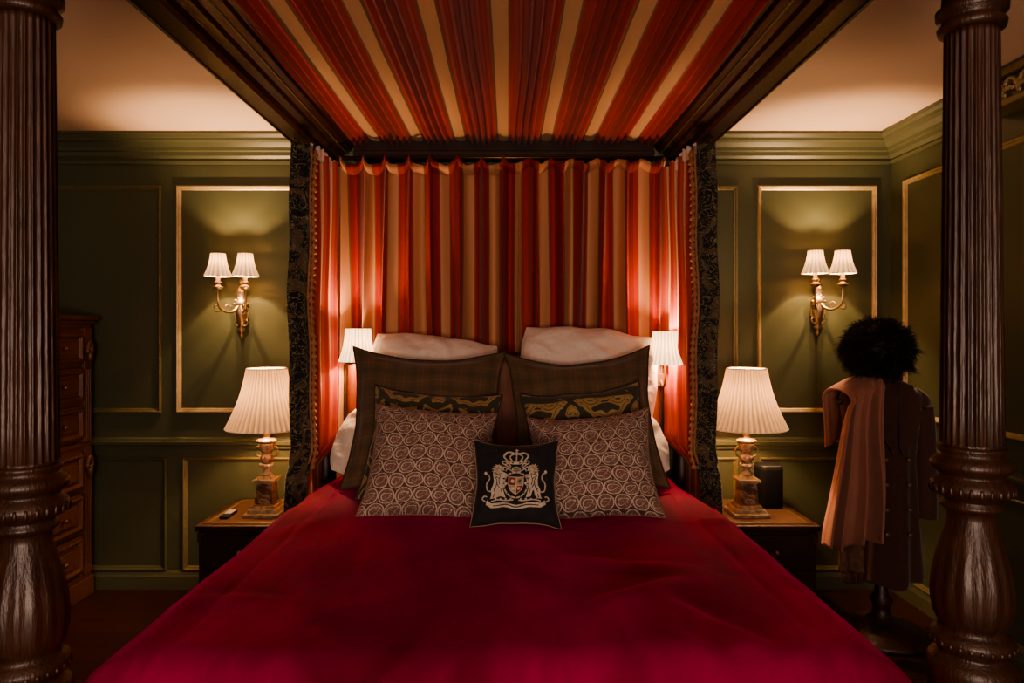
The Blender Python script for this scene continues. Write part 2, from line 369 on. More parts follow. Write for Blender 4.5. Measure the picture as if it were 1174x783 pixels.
G().box(CX-.80,CX+.80,3.63,3.70,2.325,2.46).box(CX-.80,CX+.80,3.615,3.63,2.35,2.37).obj('head_rail',M_rail,bed,bevel=.004)
G().box(CX-.80,CX+.80,1.22,1.30,2.308,2.46).box(CX-.80,CX+.80,1.30,1.315,2.35,2.38).obj('foot_rail',M_rail,bed,bevel=.004)
def canopy(u,v):
    x=-.81+1.62*u; y=1.29+(3.64-1.29)*v
    p=((x+.033)/.226)%1
    w=.0 if p<.29 else math.sin(pi*(p-.29)/.71)**.4
    wob=.010*math.sin(y*1.7+x*7)+.006*math.sin(y*3.9+x*15)
    q=((p-.29)/.71+wob*3)*5
    fr=q%1
    tri=(fr/.66 if fr<.66 else (1-fr)/.34); tri=tri*tri*(3-2*tri)
    z=2.43-.030*w*tri-.010*math.sin(pi*v)-(.008*math.sin(pi*p/.29) if p<.29 else 0)
    return (CX+x,y,z,x+.033+.226*4,y)
G().grid(canopy,1080,36).obj('canopy_cloth',M_strt,bed,label='gathered red and cream striped canopy lining')
g=G()
g.box(CX-.87,CX-.83,1.52,3.66,.28,.46);g.box(CX+.83,CX+.87,1.52,3.66,.28,.46);g.box(CX-.87,CX+.87,1.50,1.54,.28,.46);g.box(CX-.87,CX+.87,3.60,3.64,.28,.46)
g.obj('bed_frame',M_post,bed,bevel=.004)
G().box(CX-.82,CX+.82,1.54,3.50,.40,.680).obj('mattress',M_matt,bed,bevel=.04)
def hb(u,v):
    x=-.80+1.6*u; top=1.24+.03*math.sin(pi*u); z=.45+(top-.45)*v
    return (CX+x,3.515-.012*abs(math.sin(u*pi*8))*abs(math.sin(v*pi*3)),z)
G().grid(hb,64,32).obj('headboard',M_head,bed,solid=.02,label='russet leather headboard')
pts=[(CX-.81,3.54,.3),(CX-.81,3.54,1.24)]+[(CX-.81+1.62*i/20,3.54,1.25+.03*math.sin(pi*i/20)) for i in range(21)]+[(CX+.81,3.54,1.24),(CX+.81,3.54,.3)]
G().tube(pts,.022,10).obj('headboard_frame',M_post,bed)

# bedspread
W=.905; R=.085; TOP=.70; YFt=1.47
def mapc(a,L):
    if a<L-R: return a,0
    s=a-(L-R)
    if s<R*pi/2: t=s/R; return L-R+R*math.sin(t),R*(1-math.cos(t))
    return L,R+(s-R*pi/2)
def spread(u,v):
    a=(u-.5)*2*(W+.46); b=v*(1.90+.46)
    yb,db=mapc(b,3.36-YFt); x,da=mapc(abs(a),W)
    y=3.36-yb; sg=-1 if a<0 else 1
    if y>2.8: x=x-(.055*min(1,(y-2.8)/.3))*min(1,x/.8)
    if da>.05: x+=.012*min(1,da*4)*(1+math.sin(y*26+sg))*.6*(1 if y<2.8 else 0.2)
    if db>.05: y-=.012*min(1,db*4)*(1+math.sin(x*24))
    z=TOP-max(da,db)
    if z<.66: z=max(z,.22+.01*math.sin(x*3))
    if da<.05 and db<.05:
        q=1-max(da,db)/.05; X_=x*sg
        z+=q*(.016*noise.noise(Vector((X_*2.4,y*2.4,0)))+.011*noise.noise(Vector((X_*5+3,y*3,1))))
        for k,(ax,ay,o) in enumerate(((.9,.7,.3),(-.8,.9,1.7),(.3,1.2,2.9),(1.,-.4,4.))):
            m_=max(0,noise.noise(Vector((X_*1.5+k*5,y*1.5,7))))*2
            z+=q*.022*m_*max(0,math.sin((X_*ax+y*ay)*9+o+2*noise.noise(Vector((X_*1.2,y*1.2,4+k)))))**5
        z-=q*.006*math.exp(-((x-.74)/.012)**2)
        z-=.008*math.exp(-((x-.855)/.01)**2)*q*.6
    return (CX+sg*x,y,z)
G().grid(spread,280,260).obj('bedspread',M_velvet,label='crimson velvet bedspread draped over the four-poster bed',cat='bedspread',solid=.006)

# ------------------------------------------------------------------ cushions
def cfront(w,h,t,u,v,side=1,fl=0,seed=0,pin=.07,ex=.42,sag=0,rnd=0):
    au,av=abs(u),abs(v)
    x=w/2*u*(1-pin*(1-v*v)*au**1.5)*math.sqrt(1-rnd*v*v); y=h/2*v*(1-pin*(1-u*u)*av**1.5)*math.sqrt(1-rnd*u*u)
    uu=min(1,au/(1-fl)); vv=min(1,av/(1-fl))
    k=max(0,(1-uu**2.2))*max(0,(1-vv**2.2))
    z=t/2*k**ex
    z+= .012*noise.noise(Vector((u*2.2+seed,v*2.2,side)))*min(1,k*4)+.008*noise.noise(Vector((u*5+seed,v*5,side+3)))*min(1,k*4)
    z+= .007*math.sin(7*math.atan2(v,u)+seed)*min(1,k*3)*min(1,(u*u+v*v))
    y-= .02*h*(1-u*u)*(v>0)*v*math.sin(seed*3+1)+sag*h*(1-u*u)*max(0,v)**2
    x+= .012*w*v*math.sin(seed*5)
    wr=.02 if rnd==0 else .05
    y+= wr*h*noise.noise(Vector((u*2+seed,v*2,9))); x+=.012*w*noise.noise(Vector((u*2+seed,v*2,19)))
    if rnd: z+=.014*max(0,math.sin(u*7+v*5+seed+3*noise.noise(Vector((u*2,v*2,seed)))))**3*min(1,k*5)
    z=max(z,.002)
    return Vector((x,y,side*z))
def cushion(name,w,h,t,loc,lean,yaw,roll,mat,pip,label,group,fl=0,seed=0,cat='cushion',pin=.07,pr=.0045,ex=.42,sag=0,rnd=0):
    g=G(); n=44
    for sd in (1,-1):
        g.grid(lambda a,b:(*cfront(w,h,t,a*2-1,b*2-1,sd,fl,seed,pin,ex,sag,rnd),(a-.5)*w+seed*.013,(b-.5)*h+seed*.02),n,n,0,flip=(sd<0))
    o=g.obj(name,mat,local=True,nonorm=True,label=label,cat=cat,group=group)
    o.matrix_world=Matrix.Translation(loc)@Matrix.Rotation(math.radians(yaw),4,'Z')@Matrix.Rotation(math.radians(90-lean),4,'X')@Matrix.Rotation(math.radians(roll),4,'Z')
    OFF[o.name]=Vector((0,0,0))
    if pip:
        pts=[]
        for k in range(160):
            q=k/40; e=int(q); f=(q-e)*2-1
            u,v=[(f,-1),(1,f),(-f,1),(-1,-f)][e]
            p=cfront(w,h,t,u,v,1,fl,seed,pin,ex,sag,rnd); p.z=0; pts.append(p)
        G().tube(pts,pr,8,closed=True).obj('piping',pip,o,local=True)
    return o
gr='cushions piled on the bed'
for x,s in ((-.43,1),(.40,2)):
    sgx=-1 if x<0 else 1
    cushion('pillow',.68,.30,.19,(CX+x,3.35,.785),88,0,0,M_white,None,'white cotton pillow lying flat against the headboard','pillows on the bed',seed=s,cat='pillow',pin=.06,rnd=.2)
    cushion('pillow',.66,.42,.22,(CX+x*1.10,3.17,.865),38,0,14*sgx,M_white,None,'white cotton pillow tucked behind the checked cushion','pillows on the bed',seed=s+4,cat='pillow',pin=.02,ex=.55,rnd=.30)
cushion('pillow',.66,.46,.22,(-.375,3.38,1.165),18,0,-7,M_white,None,'plump white cotton pillow propped against the headboard','pillows on the bed',seed=3.3,cat='pillow',pin=.02,ex=.5,rnd=.15)
cushion('pillow',.70,.48,.23,(.395,3.38,1.195),18,0,-5,M_white,None,'plump white cotton pillow propped against the headboard','pillows on the bed',seed=5.1,cat='pillow',pin=.02,ex=.5,rnd=.15)
cushion('cushion',.72,.66,.20,(-.37,3.09,1.02),20,0,-2,M_tartan,M_piped,'large dark brown checked wool cushion with corner ears',gr,fl=.08,seed=1,pin=.13,sag=.04)
cushion('cushion',.69,.66,.20,(.345,3.09,1.02),20,0,3,M_tartan,M_piped,'large dark brown checked wool cushion with corner ears',gr,fl=.08,seed=2,pin=.13,sag=.04)
cushion('cushion',.57,.51,.19,(-.325,2.93,.925),27,4,-5,M_damask,M_piped,'charcoal cushion with gold damask scrolls',gr,seed=3,pin=.10,sag=.03)
cushion('cushion',.53,.51,.19,(.340,2.93,.935),27,-4,7,M_damask,M_piped,'charcoal cushion with gold damask scrolls',gr,seed=8,pin=.10,sag=.03)
cushion('cushion',.51,.48,.23,(-.310,2.745,.885),32,8,-6,M_paisley,M_pipem,'burgundy and cream paisley patterned square cushion',gr,seed=1.5,pin=.11,ex=.48)
cushion('cushion',.51,.46,.23,(.340,2.745,.875),32,-8,6,M_paisley,M_pipem,'burgundy and cream paisley patterned square cushion',gr,seed=2.5,pin=.11,ex=.48)
cw,ch,ct,cs,cp=.325,.325,.11,.5,.12
cr_=cushion('cushion',cw,ch,ct,(.03,2.515,.855),26,0,0,M_black,M_pipec,'small black velvet cushion embroidered with a heraldic crest',gr,seed=cs,pin=cp,pr=.0026)
class Cr(G):
    def P(s,x,y,off):
        p=cfront(cw,ch,ct,x*1.12,(y-.06)*1.08,1,0,cs,cp); p.z+=off; return p
    def poly(s,pts,mi,off=.0035,mirror=False):
        for sgn in ((1,-1) if mirror else (1,)):
            bm=bmesh.new(); vs=[bm.verts.new((p[0]*sgn,p[1],0)) for p in pts]
            bm.faces.new(vs); bmesh.ops.triangulate(bm,faces=bm.faces); bmesh.ops.subdivide_edges(bm,edges=bm.edges,cuts=2,use_grid_fill=True)
            bmesh.ops.triangulate(bm,faces=bm.faces)
            bm.verts.index_update()
            vv=[s.P(q.co.x,q.co.y,off) for q in bm.verts]
            s.add(vv,[[q.index for q in f.verts] for f in bm.faces],mi,False); bm.free()
    def line(s,pts,w,mi,off=.004,mirror=False,n=5):
        P=catmull([(a,b,0) for a,b in pts],n)
        for sgn in ((1,-1) if mirror else (1,)):
            s.tube([s.P(p.x*sgn,p.y,off) for p in P],w,6,mi)
    def disc(s,x,y,r,mi,off=.0045,n=14,mirror=False): s.poly([(x+r*math.cos(2*pi*k/n),y+r*math.sin(2*pi*k/n)) for k in range(n)],mi,off,mirror)
e=Cr()
lion=[(-.53,-.34),(-.41,-.34),(-.38,-.26),(-.37,-.16),(-.33,-.20),(-.30,-.30),(-.20,-.32),(-.22,-.25),(-.26,-.14),(-.27,-.04),(-.20,-.06),(-.16,-.01),(-.24,.04),(-.27,.08),(-.17,.12),(-.16,.18),(-.26,.17),(-.27,.22),(-.22,.25),(-.24,.30),(-.28,.36),(-.36,.38),(-.43,.34),(-.46,.26),(-.47,.16),(-.45,.04),(-.46,-.06),(-.51,-.16),(-.50,-.26)]
e.poly(lion,0,mirror=True)
e.line([(-.50,-.20),(-.60,-.16),(-.62,-.02),(-.55,.06),(-.57,.16),(-.64,.20)],.0028,0,mirror=True); e.disc(-.64,.22,.035,0,mirror=True)
for k in range(9):
    a=k*.5+.9; e.line([(-.36,.26),(-.36+.14*math.cos(a),.26+.13*math.sin(a))],.0016,1 if k%2 else 0,.006,True,2)
e.disc(-.29,.29,.014,4,.0078,8,True)
for L_ in ([(-.44,.12),(-.38,.02),(-.40,-.10),(-.45,-.20)],[(-.30,.14),(-.34,.04),(-.32,-.06)],[(-.40,.10),(-.34,.06)],[(-.44,-.24),(-.46,-.32)],[(-.30,-.14),(-.27,-.24)],[(-.24,.24),(-.30,.23)],[(-.38,-.04),(-.33,-.12)],[(-.42,.20),(-.36,.14),(-.30,.18)],[(-.43,.00),(-.37,-.02)],[(-.46,-.14),(-.41,-.16)]):
    e.line(L_,.0012,4,.0055,True,3)
def S8(L_): return [(a*.82,-.04+(b+.04)*.82) for a,b in L_]
e.poly(S8([(-.19,.17),(.19,.17),(.19,-.06),(.14,-.18),(0,-.29),(-.14,-.18),(-.19,-.06)]),0,.005)
e.poly(S8([(-.165,.15),(-.01,.15),(-.01,-.04),(-.165,-.04)]),2,.0065); e.poly(S8([(.01,.15),(.165,.15),(.165,-.04),(.01,-.04)]),1,.0065)
e.poly(S8([(-.165,-.06),(-.01,-.06),(-.01,-.26),(-.12,-.17)]),1,.0065); e.poly(S8([(.01,-.06),(.165,-.06),(.12,-.17),(.01,-.26)]),2,.0065)
for (a,b,m_) in ((-.07,.04,0),(.07,.04,3),(.06,-.11,0),(-.06,-.11,0)): e.disc(a,b,.034,m_,.0078,8)
e.line([(.24*math.cos(x*pi/12),-.04+.27*math.sin(x*pi/12)) for x in range(25)],.0034,0,.006,False,2)
for k in range(16):
    a=2*pi*k/16; e.disc(.24*math.cos(a),-.04+.27*math.sin(a),.014,4,.0100,6)
e.poly([(-.09,.24),(.09,.24),(.08,.34),(0,.38),(-.08,.34)],0,.005)
for y_ in (.27,.30,.33): e.line([(-.06,y_),(.06,y_)],.001,4,.0065,False,2)
for L_ in ([(-.08,.26),(-.17,.30),(-.20,.24)],[(-.1,.32),(-.2,.38),(-.27,.42),(-.24,.47),(-.19,.44)],[(-.1,.36),(-.16,.42),(-.22,.38)],[(-.12,.28),(-.2,.33),(-.26,.33)]): e.line(L_,.0024,0,.005,True)
e.poly([(-.19,.42),(.19,.42),(.19,.48),(-.19,.48)],0,.005)
for k in range(5): e.disc(-.14+.07*k,.45,.018,4 if k%2 else 2,.0072,6)
for sx in (-1,1):
    e.line([(sx*.17,.48),(sx*.25,.58),(sx*.16,.69),(0,.67)],.0034,0,.006); e.line([(sx*.07,.48),(sx*.13,.58),(sx*.06,.66),(0,.67)],.0028,0,.006)
    e.line([(sx*.10,.49),(sx*.13,.53)],.002,1,.0055,False,2)
e.line([(0,.48),(0,.66)],.0028,0,.006)
for a,b in ((-.23,.62),(.23,.62),(-.12,.70),(.12,.70),(0,.70)): e.disc(a,b,.028,0,.0065,8)
e.line([(0,.70),(0,.80)],.0022,0,.007); e.line([(-.035,.76),(.035,.76)],.0022,0,.007)
e.poly([(-.60,-.36),(-.50,-.44),(-.25,-.42),(0,-.46),(.25,-.42),(.50,-.44),(.60,-.36),(.62,-.46),(.50,-.54),(.25,-.51),(0,-.55),(-.25,-.51),(-.50,-.54),(-.62,-.46)],0,.005)
e.line([(-.45,-.49),(-.2,-.465),(0,-.505),(.2,-.465),(.45,-.49)],.0016,4,.0068)
for sx in (-1,1):
    e.line([(sx*.05,-.36),(sx*.2,-.38),(sx*.35,-.37),(sx*.5,-.40)],.0026,0,.0055)
    e.line([(sx*.62,-.40),(sx*.70,-.34),(sx*.66,-.28),(sx*.60,-.30)],.0026,0,.0055)
    for k in range(4): e.disc(sx*(.10+.10*k),-.345-.006*k,.022,0,.006,6)
e.obj('crest_embroidery',[M_cream,M_goldt,M_redt,M_bluet,M_black],cr_,local=True,label='silvery cream crest with crown, lions and shield',nonorm=True)

# ------------------------------------------------------------------ curtains
def bph(u): return u*2*pi*15+1.1*math.sin(u*11)+.7*math.sin(u*23+1)+.4*math.sin(u*41+2)
def scal(u): return abs(math.sin(u*pi*14+.3*math.sin(u*9)))
def bcurt(u,v):
    x=-.845+1.69*u
    ph=bph(u)+.9*math.sin(v*2.2+u*9)*v
    am=(.034+.024*v)*(1+.4*math.sin(u*17+1))
    y=3.552-am*math.sin(ph)-.007*math.sin(ph*2.3+v*2)
    x+=.012*math.cos(ph+.4*v)+.012*v*math.sin(u*31)+.012*math.sin(v*3.4+u*20)*v
    top=2.316-.040*scal(u)
    z=top+(.62-top)*v
    return (CX+x,y,z,-.845+1.69*u+.006*math.cos(ph)+.075,z)
bc=G().grid(bcurt,560,48).obj('curtain',M_str,label='red and cream striped curtain hanging behind the headboard',cat='curtain',group='bed curtains',origin=(CX,3.575,.62))
G().tube([(CX-.86,3.61,2.33),(CX+.86,3.61,2.33)],.008,10).obj('curtain_rod',M_bronze,bc)
def frill(u,v):
    x=-.845+1.69*u; ph=bph(u); s_c=scal(u)
    z=2.318-.046*s_c+.004*math.sin(u*190)*(1-v)-.045*v
    return (CX+x+.012*math.cos(ph),3.530-.034*math.sin(ph)-.020*math.sin(v*pi)*1.0-.030*(1-v)*s_c+.010*v,z,-.845+1.69*u+.006*math.cos(ph)+.075,z)
G().grid(frill,560,8).obj('curtain_heading',M_str,bc)

def sidecurtain(sg):
    ox=CX+sg*.93
    lab='striped bed curtain with dark floral embroidered border and tassel fringe'
    def f(u,v):
        z=2.27+(.10-2.27)*v
        yy=3.66-.47*u
        ph=u*2*pi*4.2
        inn=.845+.052*u
        x=inn+.024*math.sin(ph+.3*math.sin(z*2))+.004*math.sin(z*7+u*5)
        if z<.86: x=x+( .965-x)*min(1,(.86-z)/.14)
        return (CX+sg*x,yy+.012*math.cos(ph),z,u*.62+.03*math.sin(ph),z)
    o=G().grid(f,90,60).obj('curtain',M_strs,origin=(ox,3.4,.1),label=lab,cat='curtain',group='bed curtains')
    def bx(z): return .892+.006*math.sin(z*5)+.004*math.sin(z*13)+.030*min(1,max(0,(.86-z)/.12))
    def b(u,v):
        z=2.285+(.10-2.285)*v
        w=.096 if z>.8 else .085
        return (CX+sg*(bx(z)+w*u),3.175+.022*math.sin(u*pi*1.5+.5+.4*math.sin(z*3)),z,u*.11+sg,z)
    G().grid(b,16,120).obj('embroidered_border',M_crewel,o,solid=.012,label='black border embroidered with grey and rust flowers')
    g=G()
    for k in range(46):
        z=2.25-k*.032
        if z<.78: break
        jy=random.uniform(-.004,.004); px=CX+sg*(bx(z)-.014)
        g.lathe((px,3.158+jy,z-.034),[(.0145,0),(.0125,.014),(.005,.022),(.008,.027),(.004,.033)],8)
    g.tube([(CX+sg*(bx(z)+.002),3.160,z) for z in [2.27-.03*i for i in range(50)]],.006,6)
    g.obj('tassel_fringe',M_tassel,o,label='row of small tan tassels',kind='stuff')
    G().tube([(CX+sg*.945,3.1,2.285),(CX+sg*.945,3.66,2.285)],.008,8).obj('curtain_rod',M_bronze,o)
    def h(u,v):
        ph=u*2*pi*5; return (CX+sg*(.885+.02*math.sin(ph)),3.18+.34*u,2.285-.055*v+.01*math.sin(ph*1.3),u,v)
    G().grid(h,60,4).obj('curtain_heading',M_white,o,label='pale gathered heading tape')
sidecurtain(-1); sidecurtain(1)

# ------------------------------------------------------------------ reading lamps
def pleatshade(g,c,z0,z1,r0,r1,n,mi=0,amp=.035,rings=6,sag=.008):
    prof=[(r0+(r1-r0)*(i/rings)-sag*math.sin(pi*i/rings),z0+(z1-z0)*i/rings) for i in range(rings+1)]
    g.lathe(c,prof,n*6,mi,lambda r,z,a:r*(1+amp*(abs(math.sin(a*n/2))-.5)),cap=False)
rl=empty('reading_lamp',(-.745,3.50,1.22),'small brass reading lamp with cream shade on the headboard','lamp',group='reading lamps')
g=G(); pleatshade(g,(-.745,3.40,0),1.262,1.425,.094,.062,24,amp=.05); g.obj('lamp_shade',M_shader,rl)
g=G(); g.tube(catmull([(-.745,3.50,1.18),(-.745,3.45,1.15),(-.745,3.405,1.17),(-.745,3.40,1.25),(-.745,3.40,1.32)]),.006,8); g.box(-.77,-.72,3.487,3.50,1.15,1.21); g.lathe((-.745,3.40,1.26),[(.018,0),(.018,.04),(.01,.06)],12)
g.obj('lamp_arm',M_brass,rl)
light(rl,(0,-.10,.13),22,.025)
dup(rl,(.785,3.50,1.205))

# ------------------------------------------------------------------ bedside tables
def bedtable(sg,label):
    x0,x1=sorted((sg*1.04,sg*1.47)); y0,y1=3.20,3.72
    o=empty('bedside_table',((x0+x1)/2,(y0+y1)/2,0),label,'bedside table',group='bedside tables')
    G().box(x0,x1,y0,y1,.472,.50).obj('table_top',M_table,o,bevel=.005)
    G().box(x0+.03,x1-.03,y0+.03,y1-.03,.4995,.5025).obj('leather_inset',M_leather,o,label='tan leather inset with tooled edge')
    g=G(); P=[(x0+.045,y0+.045),(x1-.045,y0+.045),(x1-.045,y1-.045),(x0+.045,y1-.045)]
    g.tube([(a,b,.5028) for a,b in P],.0015,4,closed=True); g.obj('tooled_line',M_giltd,o)
    g=G().box(x0+.015,x1-.015,y0+.015,y1-.01,.10,.472); g.box(x0+.005,x1-.005,y0+.005,y1,.09,.115)
    g.obj('table_body',M_table,o,bevel=.004)
    for zc in (.115,.42):
        for xa in (x0+.012,x1-.05): G().box(xa,xa+.038,y0+.004,y0+.02,zc,zc+.045).obj('corner_mount',M_leather,o,bevel=.003)
    for i in range(2):
        z=.13+i*.17
        d=G().box(x0+.035,x1-.035,y0-.002,y0+.014,z,z+.155).box(x0+.06,x1-.06,y0-.006,y0-.002,z+.02,z+.135).obj('drawer',M_table,o,bevel=.003)
        xm=(x0+x1)/2; g=G().ball((xm,y0-.022,z+.08),.012,n=8); g.tube([(xm,y0-.004,z+.08),(xm,y0-.018,z+.08)],.005,8); g.obj('knob',M_brass,d)
    for xx in (x0+.05,x1-.05):
        for y in (y0+.05,y1-.05): G().lathe((xx,y,0),[(.02,0),(.032,.02),(.036,.05),(.028,.08),(.03,.092)],16).obj('foot',M_table,o)
    return o
bedtable(-1,'dark wooden bedside table with leather top under a pleated lamp')
bedtable(1,'dark wooden bedside table with leather top holding lamp and speaker')

# ------------------------------------------------------------------ table lamps
def tablelamp(x,y):
    Z=.503
    o=empty('table_lamp',(x,y,Z),'marble and brass column lamp with pleated cream shade','table lamp',group='bedside lamps')
    G().box(x-.086,x+.086,y-.086,y+.086,Z,Z+.018).box(x-.074,x+.074,y-.074,y+.074,Z+.018,Z+.036,0,.004,.004).box(x-.062,x+.062,y-.062,y+.062,Z+.036,Z+.052,0,.004,.004).obj('lamp_base',M_marbc,o,bevel=.002)
    G().box(x-.046,x+.046,y-.046,y+.046,Z+.056,Z+.160,0,.008,.008).obj('plinth',M_marble,o,bevel=.002)
    G().box(x-.050,x+.050,y-.050,y+.050,Z+.052,Z+.058).obj('plinth_rim',M_brass,o)
    g=G().box(x-.042,x+.042,y-.042,y+.042,Z+.158,Z+.166).box(x-.054,x+.054,y-.054,y+.054,Z+.166,Z+.178).box(x-.036,x+.036,y-.036,y+.036,Z+.178,Z+.192,0,.008,.008)
    g.lathe((x,y,Z),[(.026,.190),(.030,.200),(.018,.210),(.013,.222),(.021,.232),(.032,.238),(.034,.246),(.026,.252)],24)
    for k in range(12):
        a=2*pi*k/12; g.ball((x+.032*math.cos(a),y+.032*math.sin(a),Z+.244),.006,0,1,1,1.6,5)
    g.obj('carved_mount',M_marbc,o)
    g=G().lathe((x,y,Z),[(.026,.352),(.044,.356),(.048,.364),(.042,.372),(.018,.376),(.013,.39),(.020,.397),(.020,.405),(.010,.412),(.008,.56)],24)
    for k in range(12):
        a=2*pi*k/12; g.ball((x+.045*math.cos(a),y+.045*math.sin(a),Z+.364),.0055,n=5)
    for q in (-1,1):
        g.tube(catmull([(x+q*.026,y,Z+.285),(x+q*.048,y,Z+.292),(x+q*.056,y,Z+.315),(x+q*.046,y,Z+.335),(x+q*.038,y,Z+.332)]),.0045,6)
    g.obj('brass_capital',M_brass,o)
    G().lathe((x,y,Z),[(.018,.250),(.028,.262),(.034,.278),(.031,.290),(.022,.298),(.025,.304),(.033,.32),(.040,.345),(.042,.354)],32).obj('marble_urn',M_marble,o)
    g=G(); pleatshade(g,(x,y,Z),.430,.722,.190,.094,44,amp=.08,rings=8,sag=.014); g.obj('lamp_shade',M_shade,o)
    for r,z in ((.190,.430),(.094,.723)): G().tube([(x+r*math.cos(2*pi*k/60),y+r*math.sin(2*pi*k/60),Z+z) for k in range(60)],.004,6,closed=True).obj('shade_trim',M_white,o)
    light(o,(0,0,.58),28,.03)
    return o
tl=tablelamp(-1.20,3.40); dup(tl,(1.190,3.40,.503))

# ------------------------------------------------------------------ remote and speaker
g=G().box(-1.395,-1.355,3.30,3.43,.503,.518); rm=g.obj('remote_control',M_blackp,bevel=.004,label='small black remote control lying on bedside table',cat='remote control')
g=G().box(-1.392,-1.358,3.35,3.427,.5175,.5195); g.obj('button_pad',M_silver,rm,bevel=.001)
x,y=1.360,3.56; Z=.503
sp=empty('speaker',(x,y,Z),'black boxy smart speaker behind the bedside lamp','speaker')
def sq(r,z,a): return r/(abs(math.cos(a))**5+abs(math.sin(a))**5)**(1/5)
G().lathe((x,y,Z),[(.054,0),(.060,.006),(.061,.012),(.061,.195),(.059,.205)],64,0,sq).obj('speaker_body',plain('speaker_mesh',(.005,.005,.006),.8,0,.4,200,.5,Specular_IOR_Level=.2),sp)
G().lathe((x,y,Z),[(.059,.205),(.060,.213),(.054,.218),(.05,.217),(.0,.215)],64,0,sq,cap=False).obj('control_panel',M_blackp,sp)

# ------------------------------------------------------------------ sconces
sx,sy,sz=-1.455,3.75,1.56
s_=empty('wall_sconce',(sx,sy,sz),'twin-arm brass wall sconce with small pleated cream shades','wall light',group='wall sconces')
g=G()
g.lathe((sx,sy-.018,sz),[(.004,-.19),(.010,-.184),(.014,-.172),(.008,-.160),(.016,-.152),(.022,-.140),(.012,-.126),(.014,-.118),(.024,-.095),(.030,-.06),(.034,-.035),(.028,-.02),(.034,-.005),(.036,.008),(.026,.02),(.018,.04),(.024,.06),(.026,.075),(.014,.09),(.010,.105),(.016,.115),(.012,.128),(.004,.14)],20,0)
for k in range(10):
    a=2*pi*k/10; g.ball((sx+.032*math.cos(a),sy-.03,sz+.032*math.sin(a)),.009,n=5)
for k in range(4):
    g.tube(catmull([(sx,sy-.02,sz-.10),(sx+(-1)**k*(.02+.012*(k//2)),sy-.02,sz-.12+.04*(k//2)),(sx+(-1)**k*(.035),sy-.02,sz-.10+.07*(k//2)),(sx+(-1)**k*.022,sy-.02,sz-.085+.07*(k//2))]),.005,6)
g.obj('backplate',M_brass,s_)
for q in (-1,1):
    ax=sx+q*.072; ay=sy-.15
    g=G().tube(catmull([(sx,sy-.03,sz+.005),(sx+q*.02,sy-.06,sz-.035),(sx+q*.045,sy-.10,sz-.045),(sx+q*.068,sy-.14,sz-.02),(sx+q*.074,sy-.152,sz+.03),(ax,ay,sz+.075)],8),[.0085-.00008*i for i in range(41)],8)
    g.tube(catmull([(sx+q*.045,sy-.10,sz-.045),(sx+q*.03,sy-.09,sz-.02),(sx+q*.042,sy-.10,sz-.005),(sx+q*.052,sy-.11,sz-.015)]),.004,6)
    g.tube(catmull([(sx+q*.060,sy-.125,sz-.035),(sx+q*.085,sy-.145,sz-.045),(sx+q*.092,sy-.15,sz-.02),(sx+q*.082,sy-.145,sz-.012)]),.004,6)
    g.obj('sconce_arm',M_brass,s_)
    G().lathe((ax,ay,sz),[(.006,.068),(.020,.074),(.026,.083),(.027,.088),(.014,.092),(.013,.105),(.017,.108),(.017,.113)],20).obj('candle_cup',M_brass,s_)
    G().lathe((ax,ay,sz),[(.0105,.112),(.0105,.165),(.005,.170)],14).obj('candle_tube',M_white,s_)
    g=G(); pleatshade(g,(ax,ay,sz),.142,.262,.067,.036,16,amp=.12,sag=.006); g.obj('lamp_shade',M_shades,s_)
    for r,z in ((.0665,.142),(.0365,.262)): G().tube([(ax+r*math.cos(2*pi*k/30),ay+r*math.sin(2*pi*k/30),sz+z) for k in range(30)],.0022,5,closed=True).obj('shade_trim',M_goldt,s_)
    light(s_,(q*.072,-.15,.222),20,.007)
dup(s_,(1.695,3.75,1.575))

# ------------------------------------------------------------------ chest (front faces the bed)
x0,x1,y0,y1=-3.02,-2.075,3.30,3.71
ch_=empty('chest_of_drawers',((x0+x1)/2,(y0+y1)/2,0),'tall carved oak chest of drawers against the green wall','chest of drawers')
G().box(x0+.02,x1-.02,y0+.02,y1,.10,1.43).box(x0,x1,y0,y1,.0,.10).box(x0+.01,x1-.01,y0+.01,y1,.10,.125).box(x0+.01,x1-.01,y0+.01,y1,.80,.825).obj('chest_body',M_chest,ch_,bevel=.004)
G().box(x0+.01,x1-.01,y0+.01,y1,1.43,1.45).box(x0-.005,x1+.005,y0-.005,y1,1.45,1.47).box(x0-.02,x1+.02,y0-.02,y1+.02,1.47,1.495).obj('chest_top',M_chest,ch_,bevel=.005)
for px_ in (x0+.055,x1-.055):
    g=G(); g.box(px_-.033,px_+.033,y0,y0+.02,.125,.80); g.box(px_-.033,px_+.033,y0,y0+.02,.825,1.43)
    for zc in (1.31,.70):
        for k in range(7):
            a=pi*k/6; g.ball((px_+.018*math.cos(a),y0-.008,zc+.035*math.sin(a)),.012,0,1,1.2,1.8,5)
        g.ball((px_,y0-.008,zc-.03),.014,0,1,1.4,2.4,6)
    for zc in (1.05,.40): 
        for dx in (-.014,0,.014): g.box(px_+dx-.004,px_+dx+.004,y0-.006,y0+.002,zc-.22,zc+.16)
    g.obj('pilaster',M_chest,ch_,bevel=.002)
zs=[.14,.36,.58,.84,1.04,1.24]; hs=[.20,.20,.20,.18,.18,.17]
